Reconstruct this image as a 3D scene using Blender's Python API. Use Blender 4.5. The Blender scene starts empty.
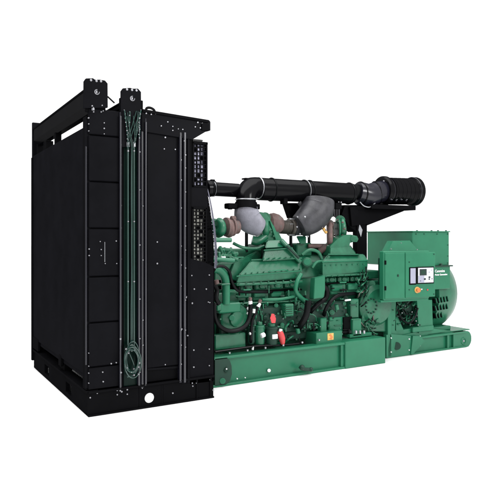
import bpy, bmesh, math, random
from mathutils import Vector, Matrix
random.seed(7)
SC = bpy.context.scene
COL = SC.collection

# ------------------------------------------------------------------ camera
F = 599.0; CX = 250.0; CY = 237.0
CAM = Vector((-1.625, -5.742, 1.73))
AX = Vector((.8576, -.5143, 0)).normalized()
AD = Vector((.5143, .8576, 0)).normalized()
cd = bpy.data.cameras.new('camera'); cam = bpy.data.objects.new('camera', cd); COL.objects.link(cam)
cd.sensor_width = 36; cd.lens = F / 500 * 36
cd.shift_y = -(250 - CY) / 500.0
cd.clip_end = 500
rot = Matrix((AX, Vector((0, 0, 1)), -AD)).transposed()
cam.matrix_world = Matrix.Translation(CAM) @ rot.to_4x4()
SC.camera = cam

# ------------------------------------------------------------------ world and lamps (white studio sweep, soft even light)
w = bpy.data.worlds.new('World'); SC.world = w; w.use_nodes = True
w.node_tree.nodes['Background'].inputs[0].default_value = (1, 1, 1, 1)
w.node_tree.nodes['Background'].inputs[1].default_value = 1.22
def area(name, loc, target, size, power, colr=(1, 1, 1)):
    l = bpy.data.lights.new(name, 'AREA'); l.shape = 'RECTANGLE'; l.size, l.size_y = size; l.energy = power; l.color = colr
    o = bpy.data.objects.new(name, l); COL.objects.link(o); o.location = loc
    o.rotation_euler = (Vector(target) - Vector(loc)).to_track_quat('-Z', 'Y').to_euler()
    o['kind'] = 'structure'
    return o
area('key_softbox', (5.5, -6.5, 5.0), (3.4, .8, 1.0), (2.6, 2.0), 330)
area('top_softbox', (1.0, .8, 7.5), (1.0, .8, 0), (13, 6), 1150)
SC.view_settings.view_transform = 'Standard'; SC.view_settings.look = 'None'
SC.view_settings.exposure = 0.0; SC.view_settings.gamma = 1

# ------------------------------------------------------------------ materials
MATS = {}
def mat(name, col, rough=.5, spec=.5, metal=0, var=.12, scale=6, bump=.0, coat=0, spots=None):
    m = bpy.data.materials.new(name); m.use_nodes = True
    nt = m.node_tree; b = nt.nodes['Principled BSDF']
    tc = nt.nodes.new('ShaderNodeTexCoord')
    n = nt.nodes.new('ShaderNodeTexNoise'); n.inputs['Scale'].default_value = scale; n.inputs['Detail'].default_value = 8
    n.inputs['Roughness'].default_value = .65
    nt.links.new(tc.outputs['Object'], n.inputs['Vector'])
    r = nt.nodes.new('ShaderNodeValToRGB')
    r.color_ramp.elements[0].position = .32; r.color_ramp.elements[1].position = .7
    c0 = tuple(max(0, c * (1 - var)) for c in col) + (1,); c1 = tuple(min(1, c * (1 + var)) for c in col) + (1,)
    r.color_ramp.elements[0].color = c0; r.color_ramp.elements[1].color = c1
    nt.links.new(n.outputs['Fac'], r.inputs['Fac'])
    out = r.outputs['Color']
    if spots:
        n3 = nt.nodes.new('ShaderNodeTexNoise'); n3.inputs['Scale'].default_value = spots[1]; n3.inputs['Detail'].default_value = 5
        nt.links.new(tc.outputs['Object'], n3.inputs['Vector'])
        r3 = nt.nodes.new('ShaderNodeValToRGB'); r3.color_ramp.elements[0].position = .52; r3.color_ramp.elements[1].position = .64
        nt.links.new(n3.outputs['Fac'], r3.inputs['Fac'])
        mx = nt.nodes.new('ShaderNodeMixRGB'); mx.inputs[2].default_value = tuple(spots[0]) + (1,)
        nt.links.new(r3.outputs['Color'], mx.inputs[0]); nt.links.new(out, mx.inputs[1]); out = mx.outputs[0]
    nt.links.new(out, b.inputs['Base Color'])
    rr = nt.nodes.new('ShaderNodeMapRange'); rr.inputs['To Min'].default_value = max(.05, rough - .1); rr.inputs['To Max'].default_value = min(1, rough + .12)
    nt.links.new(n.outputs['Fac'], rr.inputs['Value']); nt.links.new(rr.outputs['Result'], b.inputs['Roughness'])
    b.inputs['Metallic'].default_value = metal
    b.inputs['Specular IOR Level'].default_value = spec
    b.inputs['Coat Weight'].default_value = coat
    if bump:
        n2 = nt.nodes.new('ShaderNodeTexNoise'); n2.inputs['Scale'].default_value = scale * 14; n2.inputs['Detail'].default_value = 4
        nt.links.new(tc.outputs['Object'], n2.inputs['Vector'])
        bp = nt.nodes.new('ShaderNodeBump'); bp.inputs['Strength'].default_value = bump; bp.inputs['Distance'].default_value = .01
        nt.links.new(n2.outputs['Fac'], bp.inputs['Height']); nt.links.new(bp.outputs['Normal'], b.inputs['Normal'])
    MATS[name] = m
    return m
def flat(name, col, fac, rough):                          # nearly matt black finishes: diffuse with a thin even gloss
    m = mat(name, col, var=.2, scale=3); nt = m.node_tree
    b = nt.nodes['Principled BSDF']; src = b.inputs['Base Color'].links[0].from_socket
    d = nt.nodes.new('ShaderNodeBsdfDiffuse'); g = nt.nodes.new('ShaderNodeBsdfGlossy'); x = nt.nodes.new('ShaderNodeMixShader')
    nt.links.new(src, d.inputs[0]); g.inputs['Roughness'].default_value = rough
    nt.links.new(b.inputs['Roughness'].links[0].from_socket, g.inputs['Roughness'])
    b.inputs['Roughness'].links[0].from_node.inputs['To Min'].default_value = rough * .7
    b.inputs['Roughness'].links[0].from_node.inputs['To Max'].default_value = rough * 1.4
    x.inputs[0].default_value = fac; nt.links.new(d.outputs[0], x.inputs[1]); nt.links.new(g.outputs[0], x.inputs[2])
    nt.links.new(x.outputs[0], nt.nodes['Material Output'].inputs[0]); nt.nodes.remove(b)
GREEN = (.013, .128, .066)
mat('green_paint', GREEN, .34, .3, var=.10, scale=3, bump=.03)
mat('green_cast', (.010, .103, .052), .30, .42, var=.25, scale=6, bump=.10)
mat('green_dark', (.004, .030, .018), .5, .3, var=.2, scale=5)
flat('channel_green', (.002, .011, .008), 0.01, 0.25)
flat('black_post', (.008, .008, .014), 0.075, 0.28)
mat('green_pipe', (.005, .034, .026), .18, .8, var=.15, scale=5)
flat('black_sheet', (0.0040, 0.0040, 0.0052), 0.0035, 0.4)
flat('black_gloss', (.007, .007, .012), 0.045, 0.2)
flat('black_frame', (0.003, 0.003, 0.0036), 0.003, 0.5)
flat('black_pipe', (.0024, .0024, .0030), 0.012, 0.17)
flat('rubber', (0.004, 0.0045, 0.005), 0.012, 0.3)
mat('steel', (.36, .37, .39), .3, .5, metal=.7, var=.2, scale=9)
mat('bolt_zinc', (.27, .27, .29), .35, .5, metal=.5, var=.1)
mat('grey_lagging', (.17, .17, .20), .7, .35, var=.22, scale=9, bump=.35)
mat('grey_dark', (.032, .032, .037), .45, .35, var=.5, scale=7, bump=.2)
mat('rust', (.12, .075, .07), .6, .3, var=.4, scale=9, bump=.5, spots=((.10, .085, .08), 12))
mat('bellows', (.09, .08, .07), .45, .5, metal=.5, var=.5, scale=9, bump=.2)
mat('core', (.30, .30, .27), .4, .5, metal=.4, var=.5, scale=14)
mat('wire', (.20, .20, .26), .35, .5, metal=.5, var=.3, scale=9)
mat('red', (.48, .035, .04), .4, .5, var=.12)
mat('white', (.75, .76, .76), .45, .4, var=.05)
mat('panel_face', (.27, .27, .35), .4, .4, var=.05)
mat('panel_light', (.52, .53, .57), .4, .4, var=.05)
mat('screen', (.010, .020, .020), .2, .5, var=.1)
mat('orange', (.55, .16, .04), .4, .5, var=.15)
mat('yellow', (.62, .36, .10), .45, .4, var=.1)
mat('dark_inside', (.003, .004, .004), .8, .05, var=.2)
mat('floor_white', (.86, .86, .86), .8, .2, var=.01)

# ------------------------------------------------------------------ geometry helpers
def ray(px, py):
    u = (px - CX) / F; v = (CY - py) / F
    return AD + AX * u + Vector((0, 0, v))
def P(px, py, Y):
    d = ray(px, py); t = (Y - CAM.y) / d.y
    return CAM + d * t
def PX(px, py, X):
    d = ray(px, py); t = (X - CAM.x) / d.x
    return CAM + d * t
def S(px, Y):
    d = ray(px, 237); return ((Y - CAM.y) / d.y) / F
def XX(px, Y): return P(px, 237, Y).x
def ZZ(py, px, Y): return P(px, py, Y).z

class MB:
    def __init__(s): s.bm = bmesh.new(); s.m = []
    def idx(s, m):
        if m not in s.m: s.m.append(m)
        return s.m.index(m)
    def take(s, t, m, bev=0, seg=1):
        if bev:
            es = [e for e in t.edges if len(e.link_faces) == 2 and e.calc_face_angle(0) > .5]
            try: bmesh.ops.bevel(t, geom=es, offset=bev, segments=seg, affect='EDGES', clamp_overlap=True)
            except Exception: pass
        bmesh.ops.recalc_face_normals(t, faces=t.faces)
        i = s.idx(m)
        for f in t.faces: f.material_index = i
        me = bpy.data.meshes.new('tmp'); t.to_mesh(me); t.free()
        s.bm.from_mesh(me); bpy.data.meshes.remove(me)
        return s
    def box(s, a, b, m, bev=.006, rot=None, piv=None):
        a, b = Vector(a), Vector(b); c = (a + b) / 2; d = b - a
        t = bmesh.new(); bmesh.ops.create_cube(t, size=1)
        mt = Matrix.Translation(c) @ Matrix.Diagonal((abs(d.x), abs(d.y), abs(d.z), 1))
        bmesh.ops.transform(t, matrix=mt, verts=t.verts)
        if rot:
            p = Vector(piv) if piv else c
            bmesh.ops.transform(t, matrix=Matrix.Translation(p) @ rot.to_4x4() @ Matrix.Translation(-p), verts=t.verts)
        return s.take(t, m, min(bev, min(abs(d.x), abs(d.y), abs(d.z)) * .3))
    def pbox(s, x0, y0, x1, y1, Y, dep, m, bev=.008):     # picture rectangle on the plane at Y, dep metres deep
        xm = (x0 + x1) / 2
        return s.box((XX(x0, Y), Y, ZZ(y1, xm, Y)), (XX(x1, Y), Y + dep, ZZ(y0, xm, Y)), m, bev)
    def prism(s, pts, off, m, bev=.006):                  # polygon of 3-D points swept by off
        t = bmesh.new(); off = Vector(off)
        a = [t.verts.new(p) for p in pts]; b = [t.verts.new(Vector(p) + off) for p in pts]
        t.faces.new(a); t.faces.new(b[::-1]); n = len(a)
        for i in range(n): t.faces.new((a[i], b[i], b[(i + 1) % n], a[(i + 1) % n]))
        return s.take(t, m, bev)
    def pprism(s, pp, Y, dep, m, bev=.008): return s.prism([P(x, y, Y) for x, y in pp], (0, dep, 0), m, bev)
    def hull(s, pts, m, bev=.012, seg=2):
        t = bmesh.new()
        for p in pts: t.verts.new(p)
        r = bmesh.ops.convex_hull(t, input=t.verts)
        bmesh.ops.delete(t, geom=[v for v in t.verts if not v.link_faces], context='VERTS')
        bmesh.ops.dissolve_limit(t, angle_limit=.03, verts=t.verts, edges=t.edges)
        return s.take(t, m, bev, seg)
    def cyl(s, a, b, r, m, n=20, r2=None, bev=.004):
        a, b = Vector(a), Vector(b); d = b - a
        t = bmesh.new(); bmesh.ops.create_cone(t, cap_ends=True, segments=n, radius1=r, radius2=r if r2 is None else r2, depth=d.length)
        q = Vector((0, 0, 1)).rotation_difference(d.normalized()) if d.length else None
        bmesh.ops.transform(t, matrix=Matrix.Translation((a + b) / 2) @ q.to_matrix().to_4x4(), verts=t.verts)
        i = s.idx(m)
        return s.take(t, m, 0 if n < 10 else min(bev, r * .2, d.length * .3))
    def ball(s, c, r, m, sc=(1, 1, 1), n=16):
        t = bmesh.new(); bmesh.ops.create_uvsphere(t, u_segments=n, v_segments=n // 2, radius=r)
        bmesh.ops.transform(t, matrix=Matrix.Translation(Vector(c)) @ Matrix.Diagonal((*sc, 1)), verts=t.verts)
        return s.take(t, m)
    def tube(s, pts, r, m, n=10, smooth=True, radii=None, rib=0):
        pts = [Vector(p) for p in pts]
        if smooth and len(pts) > 2:
            out = []; rr = []
            for i in range(len(pts) - 1):
                p0 = pts[max(i - 1, 0)]; p1 = pts[i]; p2 = pts[i + 1]; p3 = pts[min(i + 2, len(pts) - 1)]
                K = 7
                for k in range(K):
                    u = k / K
                    out.append(.5 * ((2 * p1) + (-p0 + p2) * u + (2 * p0 - 5 * p1 + 4 * p2 - p3) * u * u + (-p0 + 3 * p1 - 3 * p2 + p3) * u ** 3))
                    if radii: rr.append(radii[i] * (1 - u) + radii[i + 1] * u)
            out.append(pts[-1])
            if radii: rr.append(radii[-1])
            pts = out; radii = rr if radii else None
        t = bmesh.new(); rings = []; up = None
        for i, p in enumerate(pts):
            d = (pts[min(i + 1, len(pts) - 1)] - pts[max(i - 1, 0)]).normalized()
            if up is None: up = d.orthogonal().normalized()
            up = (up - d * up.dot(d))
            up = up.normalized() if up.length > 1e-6 else d.orthogonal().normalized()
            sd = d.cross(up); R = radii[i] if radii else r
            if rib and i % 2: R *= (1 - rib)
            rings.append([t.verts.new(p + (up * math.cos(a) + sd * math.sin(a)) * R) for a in [2 * math.pi * k / n for k in range(n)]])
        for a, b in zip(rings, rings[1:]):
            for k in range(n): t.faces.new((a[k], a[(k + 1) % n], b[(k + 1) % n], b[k]))
        t.faces.new(rings[0][::-1]); t.faces.new(rings[-1])
        return s.take(t, m)
    def lathe(s, o, axis, prof, m, n=32):                 # prof = [(distance along axis, radius)]
        o = Vector(o); ax = Vector(axis).normalized(); u = ax.orthogonal().normalized(); v = ax.cross(u)
        t = bmesh.new(); rings = []
        for h, r in prof:
            r = max(r, .0008)
            rings.append([t.verts.new(o + ax * h + (u * math.cos(a) + v * math.sin(a)) * r) for a in [2 * math.pi * k / n for k in range(n)]])
        for a, b in zip(rings, rings[1:]):
            for k in range(n): t.faces.new((a[k], a[(k + 1) % n], b[(k + 1) % n], b[k]))
        t.faces.new(rings[0][::-1]); t.faces.new(rings[-1])
        return s.take(t, m)
    def ring(s, c, axis, R, r, m, n=28, k=8, arc=(0, 2 * math.pi)):
        c = Vector(c); ax = Vector(axis).normalized(); u = ax.orthogonal().normalized(); v = ax.cross(u)
        pts = [c + (u * math.cos(a) + v * math.sin(a)) * R for a in [arc[0] + (arc[1] - arc[0]) * i / n for i in range(n + 1)]]
        return s.tube(pts, r, m, n=k, smooth=False)
    def bolts(s, pp, Y, r=.009, m='bolt_zinc', h=.01):
        for x, y in pp:
            c = P(x, y, Y); s.cyl(c + Vector((0, .004, 0)), c - Vector((0, h, 0)), r * random.uniform(.62, .95), m, n=6)
        return s
    def lone(s, pp, Y, parent, r=.009, m='bolt_zinc', name='bolt'):   # bolts as objects of their own
        for x, y in pp: MB().bolts([(x, y)], Y, r, m).build(name, parent)
        return s
    def row(s, a, b, k, Y, r=.009, m='bolt_zinc'):
        for i in range(k):
            u = i / max(1, k - 1); s.bolts([(a[0] + (b[0] - a[0]) * u, a[1] + (b[1] - a[1]) * u)], Y, r, m)
        return s
    def build(s, name, parent=None, label=None, smooth=True):
        me = bpy.data.meshes.new(name); s.bm.to_mesh(me); s.bm.free()
        for m in s.m: me.materials.append(MATS[m])
        for p in me.polygons: p.use_smooth = smooth
        if smooth: me.set_sharp_from_angle(angle=math.radians(33))
        o = bpy.data.objects.new(name, me); COL.objects.link(o); o.parent = parent
        if label: o['label'] = label
        return o
def cp(o, loc, parent):
    c = o.copy(); COL.objects.link(c); c.location = Vector(o.location) + Vector(loc); c.parent = parent
    return c

# ------------------------------------------------------------------ floor
fl = MB(); t = bmesh.new(); bmesh.ops.create_grid(t, x_segments=1, y_segments=1, size=120); fl.take(t, 'floor_white')
fo = fl.build('floor'); fo['kind'] = 'structure'

G = bpy.data.objects.new('diesel_generator', None); COL.objects.link(G); G.location = (0, 0, 0)
G['label'] = 'green diesel generator set with a tall black radiator cabinet on a skid'
G['category'] = 'generator'

# ================================================================== RADIATOR
XB = 1.36; W = 2.54
# ---- base
b = MB()
zt = .245
hole = P(149.5, 398, 0); hx = hole.x; hz = hole.z
# front web with a round hole: built from plate pieces around it
def web_hole(mb, x0, x1, z0, z1, y, th, cx, cz, r, m):
    t = bmesh.new(); n = 32
    ang = [2 * math.pi * k / n for k in range(n)]
    def edgept(a):
        dx, dz = math.cos(a), math.sin(a); c = []
        if dx > 1e-9: c.append((x1 - cx) / dx)
        if dx < -1e-9: c.append((x0 - cx) / dx)
        if dz > 1e-9: c.append((z1 - cz) / dz)
        if dz < -1e-9: c.append((z0 - cz) / dz)
        k = min(c); return (cx + dx * k, cz + dz * k)
    for (yy, fl) in ((y, 0), (y + th, 1)):
        inn = [t.verts.new((cx + r * math.cos(a), yy, cz + r * math.sin(a))) for a in ang]
        out = [t.verts.new((edgept(a)[0], yy, edgept(a)[1])) for a in ang]
        if fl == 0: i0, o0 = inn, out
        for k in range(n): t.faces.new((inn[k], inn[(k + 1) % n], out[(k + 1) % n], out[k]))
    for k in range(n): t.faces.new((i0[k], i0[(k + 1) % n], inn[(k + 1) % n], inn[k]))
    mb.take(t, m)
xl, xr = XX(139, 0), XX(163, 0)
b.box((0, 0, 0), (xl, .03, zt), 'black_frame', .004)
web_hole(b, xl, xr, 0.0, zt - .002, .001, .025, hx, hz, .052, 'black_frame')
for zz in ((0, .012), (zt - .014, zt)):
    b.box((xl, -.004, zz[0]), (xr, .03, zz[1]), 'black_frame', .002)
b.box((xl, -.002, 0), (xl + .025, .03, zt), 'black_frame', .002); b.box((xr - .02, -.002, 0), (xr, .03, zt), 'black_frame', .002)
b.box((xr, 0, 0), (XB, .03, zt), 'black_frame', .004)
b.box((0, -.03, zt - .022), (XB, .1, zt), 'black_frame', .003)     # top flange
b.box((0, -.02, 0), (XB, .1, .018), 'black_frame', .003)           # bottom flange
b.box((XB - .05, -.012, .018), (XB - .02, .03, zt - .02), 'black_frame', .003)
b.box((XX(196, 0), -.012, .018), (XX(197.5, 0), .03, zt - .02), 'black_frame', .003)
# far rail, end rails
b.box((0, W - .1, 0), (XB, W, zt), 'black_frame')
b.box((XB - .1, .1, 0), (XB, W - .1, zt), 'black_frame')
# left end rail with two fork pockets
def railx(y0, y1, z0, z1): b.box((0, y0, z0), (.045, y1, z1), 'black_frame', .003)
ys = [.03, .62, .86, 1.66, 1.90, W - .1]
railx(ys[0], ys[1], 0, zt); railx(ys[2], ys[3], 0, zt); railx(ys[4], ys[5], 0, zt)
for y0, y1 in ((ys[1], ys[2]), (ys[3], ys[4])):
    railx(y0, y1, 0, .055); railx(y0, y1, .165, zt)
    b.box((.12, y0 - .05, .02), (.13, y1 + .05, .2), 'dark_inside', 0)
b.box((-.02, -.01, zt - .02), (.1, W, zt + .004), 'black_frame', .003)
b.bolts([(90, 392), (90, 397.5), (117, 390), (117, 394.5), (121.5, 391.5), (127, 389.5), (127, 394), (172.5, 393), (97, 393), (120, 390.5), (192, 383), (192.5, 386), (210, 379.5), (213, 390), (211, 381)], -.001, .011)
b.bolts([(101, 391.5), (109, 390.5), (142, 388), (196, 383)], -.001, .006)
base = b.build('radiator_base', G)
k = MB(); k.cyl((hx, .012, hz), (hx, .004, hz), .0515, 'white', 32); k.build('hole_backdrop_disc', base)  # white disc added in place of the bright backdrop seen through the hole

# ---- cabinet core
c = MB()
c.box((.012, .13, .33), (.2, W - .06, 2.70), 'black_sheet', .01)     # end wall (big flat sheet)
c.box((.2, .16, .36), (1.06, W - .12, 2.62), 'dark_inside', .01)
cab = c.build('radiator_cabinet', G)
# the big end sheet
e = MB()
e.box((-.012, .035, .395), (.012, W - .0, 2.80), 'black_sheet', .004)
e.box((-.03, W - .03, .10), (.03, W + .02, 2.78), 'black_frame', .004)
e.box((-.02, 1.00, .30), (.01, 1.10, .42), 'black_frame', .004)
e.box((-.02, W - .35, .27), (.01, W - .02, .42), 'black_frame', .004)
e.box((-.022, .012, .27), (.03, .034, 2.86), 'black_sheet', .004)
e.cyl((-.014, .006, .5), (-.014, .006, 2.6), .009, 'black_gloss', 10)     # corner strip
e.build('end_sheet', cab)

# corner posts of the gap under and over the sheet
k = MB()
for y in (.06, 1.45, W - .08):
    k = MB(); k.box((.03, y, 2.68), (.10, y + .06, 3.0), 'black_frame', .004); k.build('standoff', cab)
for y in (.05, W - .1):
    k = MB(); k.box((.02, y, .22), (.11, y + .08, .45), 'black_frame', .004); k.build('standoff', cab)
k = MB(); k.box((.02, 1.0, .22), (.11, 1.2, .40), 'black_frame', .004); k.build('standoff', cab)
k = MB(); k.box((.03, 1.95, 2.78), (.12, 2.1, 2.93), 'black_frame', .004)
k.build('standoff', cab)

# ---- front bay sheets (six) on the long side
Yf = 0.0
xa, xb = XX(88.5, Yf), XX(119.6, Yf)
ph = [110, 136.6, 182.6, 229, 277, 322.5, 366.5, 389]
for i in range(7):
    s_ = MB()
    z1 = ZZ(ph[i], 104, 0); z0 = ZZ(ph[i + 1], 104, 0) + .012
    if i < 6: s_.box((xa, -.012, z0), (xb, .02, z1), 'black_sheet', .008)
    else: s_.box((xa, -.006, z0), (xb, .02, z1), 'black_sheet', .004)
    if i in (0,):
        s_.row((104, 123), (104, 134), 3, -.012, .008)
        s_.bolts([(88.5, 118), (88.6, 124), (88.6, 131), (93.5, 109), (96, 107)], -.014, .008); s_.bolts([(101, 112)], -.014, .008)
    if i == 4: pass
    s_.build('side_panel', cab)
MB().lone([(100, 241.5), (116, 241), (89, 249), (101, 249.5), (89, 255.5), (101, 255.5), (105, 263.5), (116.5, 263.5)], -.013, cab, .008)
MB().lone([(111, 363.5), (116, 362.5), (102.5, 372), (103, 381.5)], -.013, cab, .009)
MB().lone([(88.6, 353), (88.6, 366), (88.6, 373), (88.6, 383)], -.013, cab, .006)
s_ = MB(); s_.tube([P(104.8, 242, -.014), P(104.8, 262, -.014)], .003, 'steel', 6, smooth=False); s_.build('seam_strip', cab)
k = MB(); k.box((xa - .02, .02, .25), (1.12, .13, 2.9), 'black_frame', .006); k.build('backing_frame', cab)

# posts
def post(x0, x1, y0, y1, m, Y=-.045, dep=.10, bolts=None):
    k = MB()
    xm = (x0 + x1) / 2
    k.box((XX(x0, Y), Y, ZZ(y1, xm, Y)), (XX(x1, Y), Y + dep, ZZ(y0, xm, Y)), m, .006)
    if m == 'black_gloss': k.cyl((XX(x0 + .5, Y), Y - .004, ZZ(y1 - 2, xm, Y)), (XX(x0 + .5, Y), Y - .004, ZZ(y0 + 4, xm, Y)), .011, 'black_post', 12)  # added glossy bead, shaped to draw a highlight line down the post
    if bolts: k.bolts([(xm, yy) for yy in bolts], Y, .008)
    return k.build('post', cab)
post(119.9, 121.6, 112, 389, 'black_gloss', -.03, .06, [125, 145, 165, 205.5, 228, 246, 259, 299, 340, 372])
post(121.9, 123.6, 118, 389, 'black_frame', -.015, .06)
post(138.6, 140.6, 112, 386, 'black_post', -.05, .08, [130, 152, 190, 245, 299, 338.5, 372])
post(141.2, 144.2, 118, 388, 'black_post', -.02, .06, [206, 260, 320, 345])
post(145.2, 146.6, 118, 386, 'black_gloss', -.035, .05)
post(179.6, 182.2, 132, 383, 'black_gloss', -.03, .06, [160, 180, 208, 246, 265, 286, 330, 345, 364])
post(184.2, 186.4, 132, 383, 'black_post', -.045, .06, [155, 168, 192, 226, 250, 268, 300, 330, 347])
post(187.4, 190.2, 136, 383, 'black_sheet', -.02, .07)
# recessed channel between posts, dark green sheet
k = MB(); k.box((XX(123.5, .012), .004, ZZ(386, 131, 0)), (XX(138.4, .012), .018, ZZ(112, 131, 0)), 'channel_green', .002)
k.box((XX(129.6, 0), -.012, ZZ(345, 131, 0)), (XX(132.4, 0), .01, ZZ(150, 131, 0)), 'black_sheet', .003)
k.build('channel_panel', cab)
# wide plain sheet, dark outlet window at its foot
k = MB()
k.box((XX(147, 0), -.004, ZZ(366.5, 163, 0)), (XX(179.5, 0), .02, ZZ(118, 163, 0)), 'black_sheet', .006)
k.bolts([(165, 137.5), (164, 149), (175, 149.5), (157, 242), (157, 263.5), (165, 364.5)], -.005, .010)
k.build('fan_side_sheet', cab)
k = MB()
k.box((XX(147, 0), .10, ZZ(388, 163, 0)), (XX(180, 0), .12, ZZ(366, 163, 0)), 'dark_inside', 0)
k.prism([P(147.6, 368.5, 0), P(179.4, 366, 0), P(179.4, 368, 0), P(147.6, 370.5, 0)], (0, .05, 0), 'black_sheet', .002)
k.build('outlet_window', cab)
# lower right plate in front of the fan, below the guards
k = MB()
k.prism([P(190, 258, 0), P(206, 263, 0), P(214, 266.5, 0), P(214.4, 381, 0), P(190, 384, 0)], (0, .03, 0), 'black_sheet', .004)
k.box((XX(213.2, 0), .0, ZZ(381, 213.5, 0)), (XX(214.6, 0), .14, ZZ(268, 213.5, 0)), 'black_frame', .004)
k.bolts([(191.5, 275.5), (209, 275), (194, 289), (206, 289), (192, 303), (209.5, 302.5), (209, 349), (209, 365.5), (193.5, 350), (193.5, 367), (186.5, 296.5), (208, 302)], -.001, .009)
k.bolts([(186, 297.5), (192, 303.5), (187.5, 335.5), (181.5, 329)], -.06, .009)
k.build('fan_lower_plate', cab)

# ---- top wing
k = MB()
k.prism([P(x, y, -.03) for x, y in ((142, 109.5), (209.5, 120.5), (210.4, 122), (210.4, 130.5), (206, 131.5), (192.5, 139.5), (190, 139), (142, 131))], (0, .06, 0), 'black_sheet', .005)
k.prism([P(x, y, -.05) for x, y in ((143, 109), (209, 120), (209, 122.5), (143, 111.5))], (0, .15, 0), 'black_frame', .004)
k.prism([P(x, y, -.045) for x, y in ((202, 123), (209, 124), (209, 130.5), (202, 130))], (0, .03, 0), 'black_frame', .004)
k.bolts([(172.5, 126.5), (178, 129), (182.5, 129.5), (172.5, 130.5), (167.5, 122), (197.5, 122.5), (202, 123.5), (195, 127), (200, 128), (161, 126), (184, 141), (146, 113.5), (151, 114.5), (155.5, 113.5)], -.034, .008)
k.tube([P(146, 113, -.02), P(146.5, 108.5, -.02), P(150, 107.8, -.02), P(154, 110, -.02), P(155, 114, -.02)], .013, 'black_pipe', 8)
# stepped ridge on top of the wing
for i in range(8):
    x = 160 + i * 6; y = 111.3 + (x - 150) * .167
    k.prism([P(x, y, .0), P(x + 4, y + .5, .0), P(x + 4, y + 2, .0), P(x, y + 2, .0)], (0, .05, 0), 'black_frame', .002)
k.build('top_beam', cab)

# ---- roof slab (behind fascia), sits low enough to leave the gap clear
k = MB(); k.box((.26, .13, 2.60), (1.12, W - .1, 2.70), 'black_sheet', .01)
k.box((XX(190.5, 0), .10, ZZ(384, 190, 0)), (XX(190.5, 0) + .03, W - .1, 2.62), 'black_frame', .006)
k.build('roof_panel', cab)

# ---- lifting brackets and cross tubes
def bracket(pts, Y, th, holes, badge):
    k = MB()
    k.prism([P(x, y, Y) for x, y in pts], (0, th, 0), 'black_sheet', .004)
    for x, y in holes:
        c = P(x, y, Y); k.cyl(c + Vector((0, .002, 0)), c - Vector((0, .006, 0)), .012, 'bolt_zinc', 10)
    if badge:
        c = P(badge[0], badge[1], Y - .003)
        k.ring(c, (0, 1, 0), .022, .0045, 'bolt_zinc', 16, 6, (.6, 5.6)); k.box(c - Vector((.012, .004, .012)), c + Vector((.004, .01, .012)), 'bolt_zinc', .002)
    return k.build('lifting_bracket', cab)
bracket([(84, 108), (84.2, 81), (86, 78.4), (93, 78.2), (95, 79.6), (100, 79.6), (105, 80.5), (107.6, 83.5), (107.8, 107.5)], -.035, .03, [(91, 80.2), (96.5, 81), (101, 81.3)], (97, 92))
bracket([(121, 147), (121, 91), (123, 88.3), (130, 87.8), (133, 88.6), (138, 88.6), (141, 92), (141.2, 118), (139, 118), (134.8, 147), (128, 147)], -.035, .02, [(127, 89.5), (132, 90), (136.5, 90.5)], (132.5, 98.5))
MB().lone([(92, 106), (102, 105.5), (93.5, 112), (103, 111)], -.04, cab, .008)
k = MB(); k.tube([P(107.5, 96.5, 0), P(114.5, 103, 0)], .008, 'black_pipe', 8, smooth=False); k.build('tie_rod', cab)
k = MB(); k.cyl(P(93, 107, -.02), P(93, 110.5, -.02), .016, 'bolt_zinc', 10); k.build('lock_pin', cab)
bx1 = XX(84, 0); zc = ZZ(102.5, 84, 0)
def crosstube(x0, x1, z0, z1, y0, W=2.54):
    k = MB()
    k.box((x0, y0, z0), (x1, W, z1), 'black_pipe', .055)
    k.box((x0 - .01, y0 + .02, z1 - .05), (x0 + .03, W, z1 - .03), 'black_frame', .004)
    k.box((x0 - .012, y0, z0 - .01), (x1 + .01, y0 + .03, z1 + .012), 'black_frame', .004)
    return k.build('cross_beam', cab)
crosstube(-.01, .165, 2.945, 3.195, 0)
crosstube(XX(121, 0), XX(121, 0) + .22, 2.97, ZZ(99, 121, 0), 0, 1.08)
for xc in (.07,):
    k = MB(); k.box((xc - .09, W, 2.55), (xc + .06, W + .03, 3.25), 'black_sheet', .02); k.build('lifting_bracket', cab)

# ---- green coolant pipes, splayed chains and coil of green tube
for x in (128, 134):
    k = MB()
    pts = [P(x, y, -.03) for y in (146, 160, 200, 250, 300, 345)]
    k.tube(pts, .009, 'green_pipe', 12)
    for yy in (151, 221.5, 281.5) : k.bolts([(x, yy)], -.045, .010)
    k.cyl(P(x, 147, -.03), P(x, 142, -.03), .018, 'steel', 12)
    k.build('coolant_pipe', G)
k = MB()
def chain(p, q, Y=-.06, n=9, jit=1.0):
    for i in range(n):
        u = i / (n - 1); x = p[0] + (q[0] - p[0]) * u + random.uniform(-jit, jit) * .4; y = p[1] + (q[1] - p[1]) * u
        k.ball(P(x, y, Y), random.uniform(.004, .008), random.choice(['bolt_zinc', 'steel', 'green_pipe']), n=8)
for p, q in (((124.5, 110), (128, 143)), ((130, 112), (128, 140)), ((141, 110), (134.5, 143)), ((139.5, 124), (139, 138))):
    k.tube([P(p[0], p[1], -.055), P((p[0] + q[0]) / 2 + .5, (p[1] + q[1]) / 2, -.06), P(q[0], q[1], -.05)], .006, 'green_pipe', 6)
    chain(p, q)
for q in range(7):
    x0 = random.uniform(124, 141); x1 = random.uniform(126, 137); ym = random.uniform(140, 150)
    k.tube([P(x0, random.uniform(110, 118), -.05), P(x0 * .6 + x1 * .4, 124, -.07), P(x0 * .3 + x1 * .7, 134, -.07), P(x1, ym, -.05)], .0035, 'green_pipe', 6)
for q in range(3):
    x0 = random.uniform(129.5, 133)
    k.tube([P(x0, 140, -.04)] + [P(x0 + random.uniform(-.5, .5), y, -.04) for y in range(170, 350, 35)] + [P(x0, 352, -.06)], .004, 'green_pipe', 6)
k.build('wire_harness', G)
k = MB()
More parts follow.
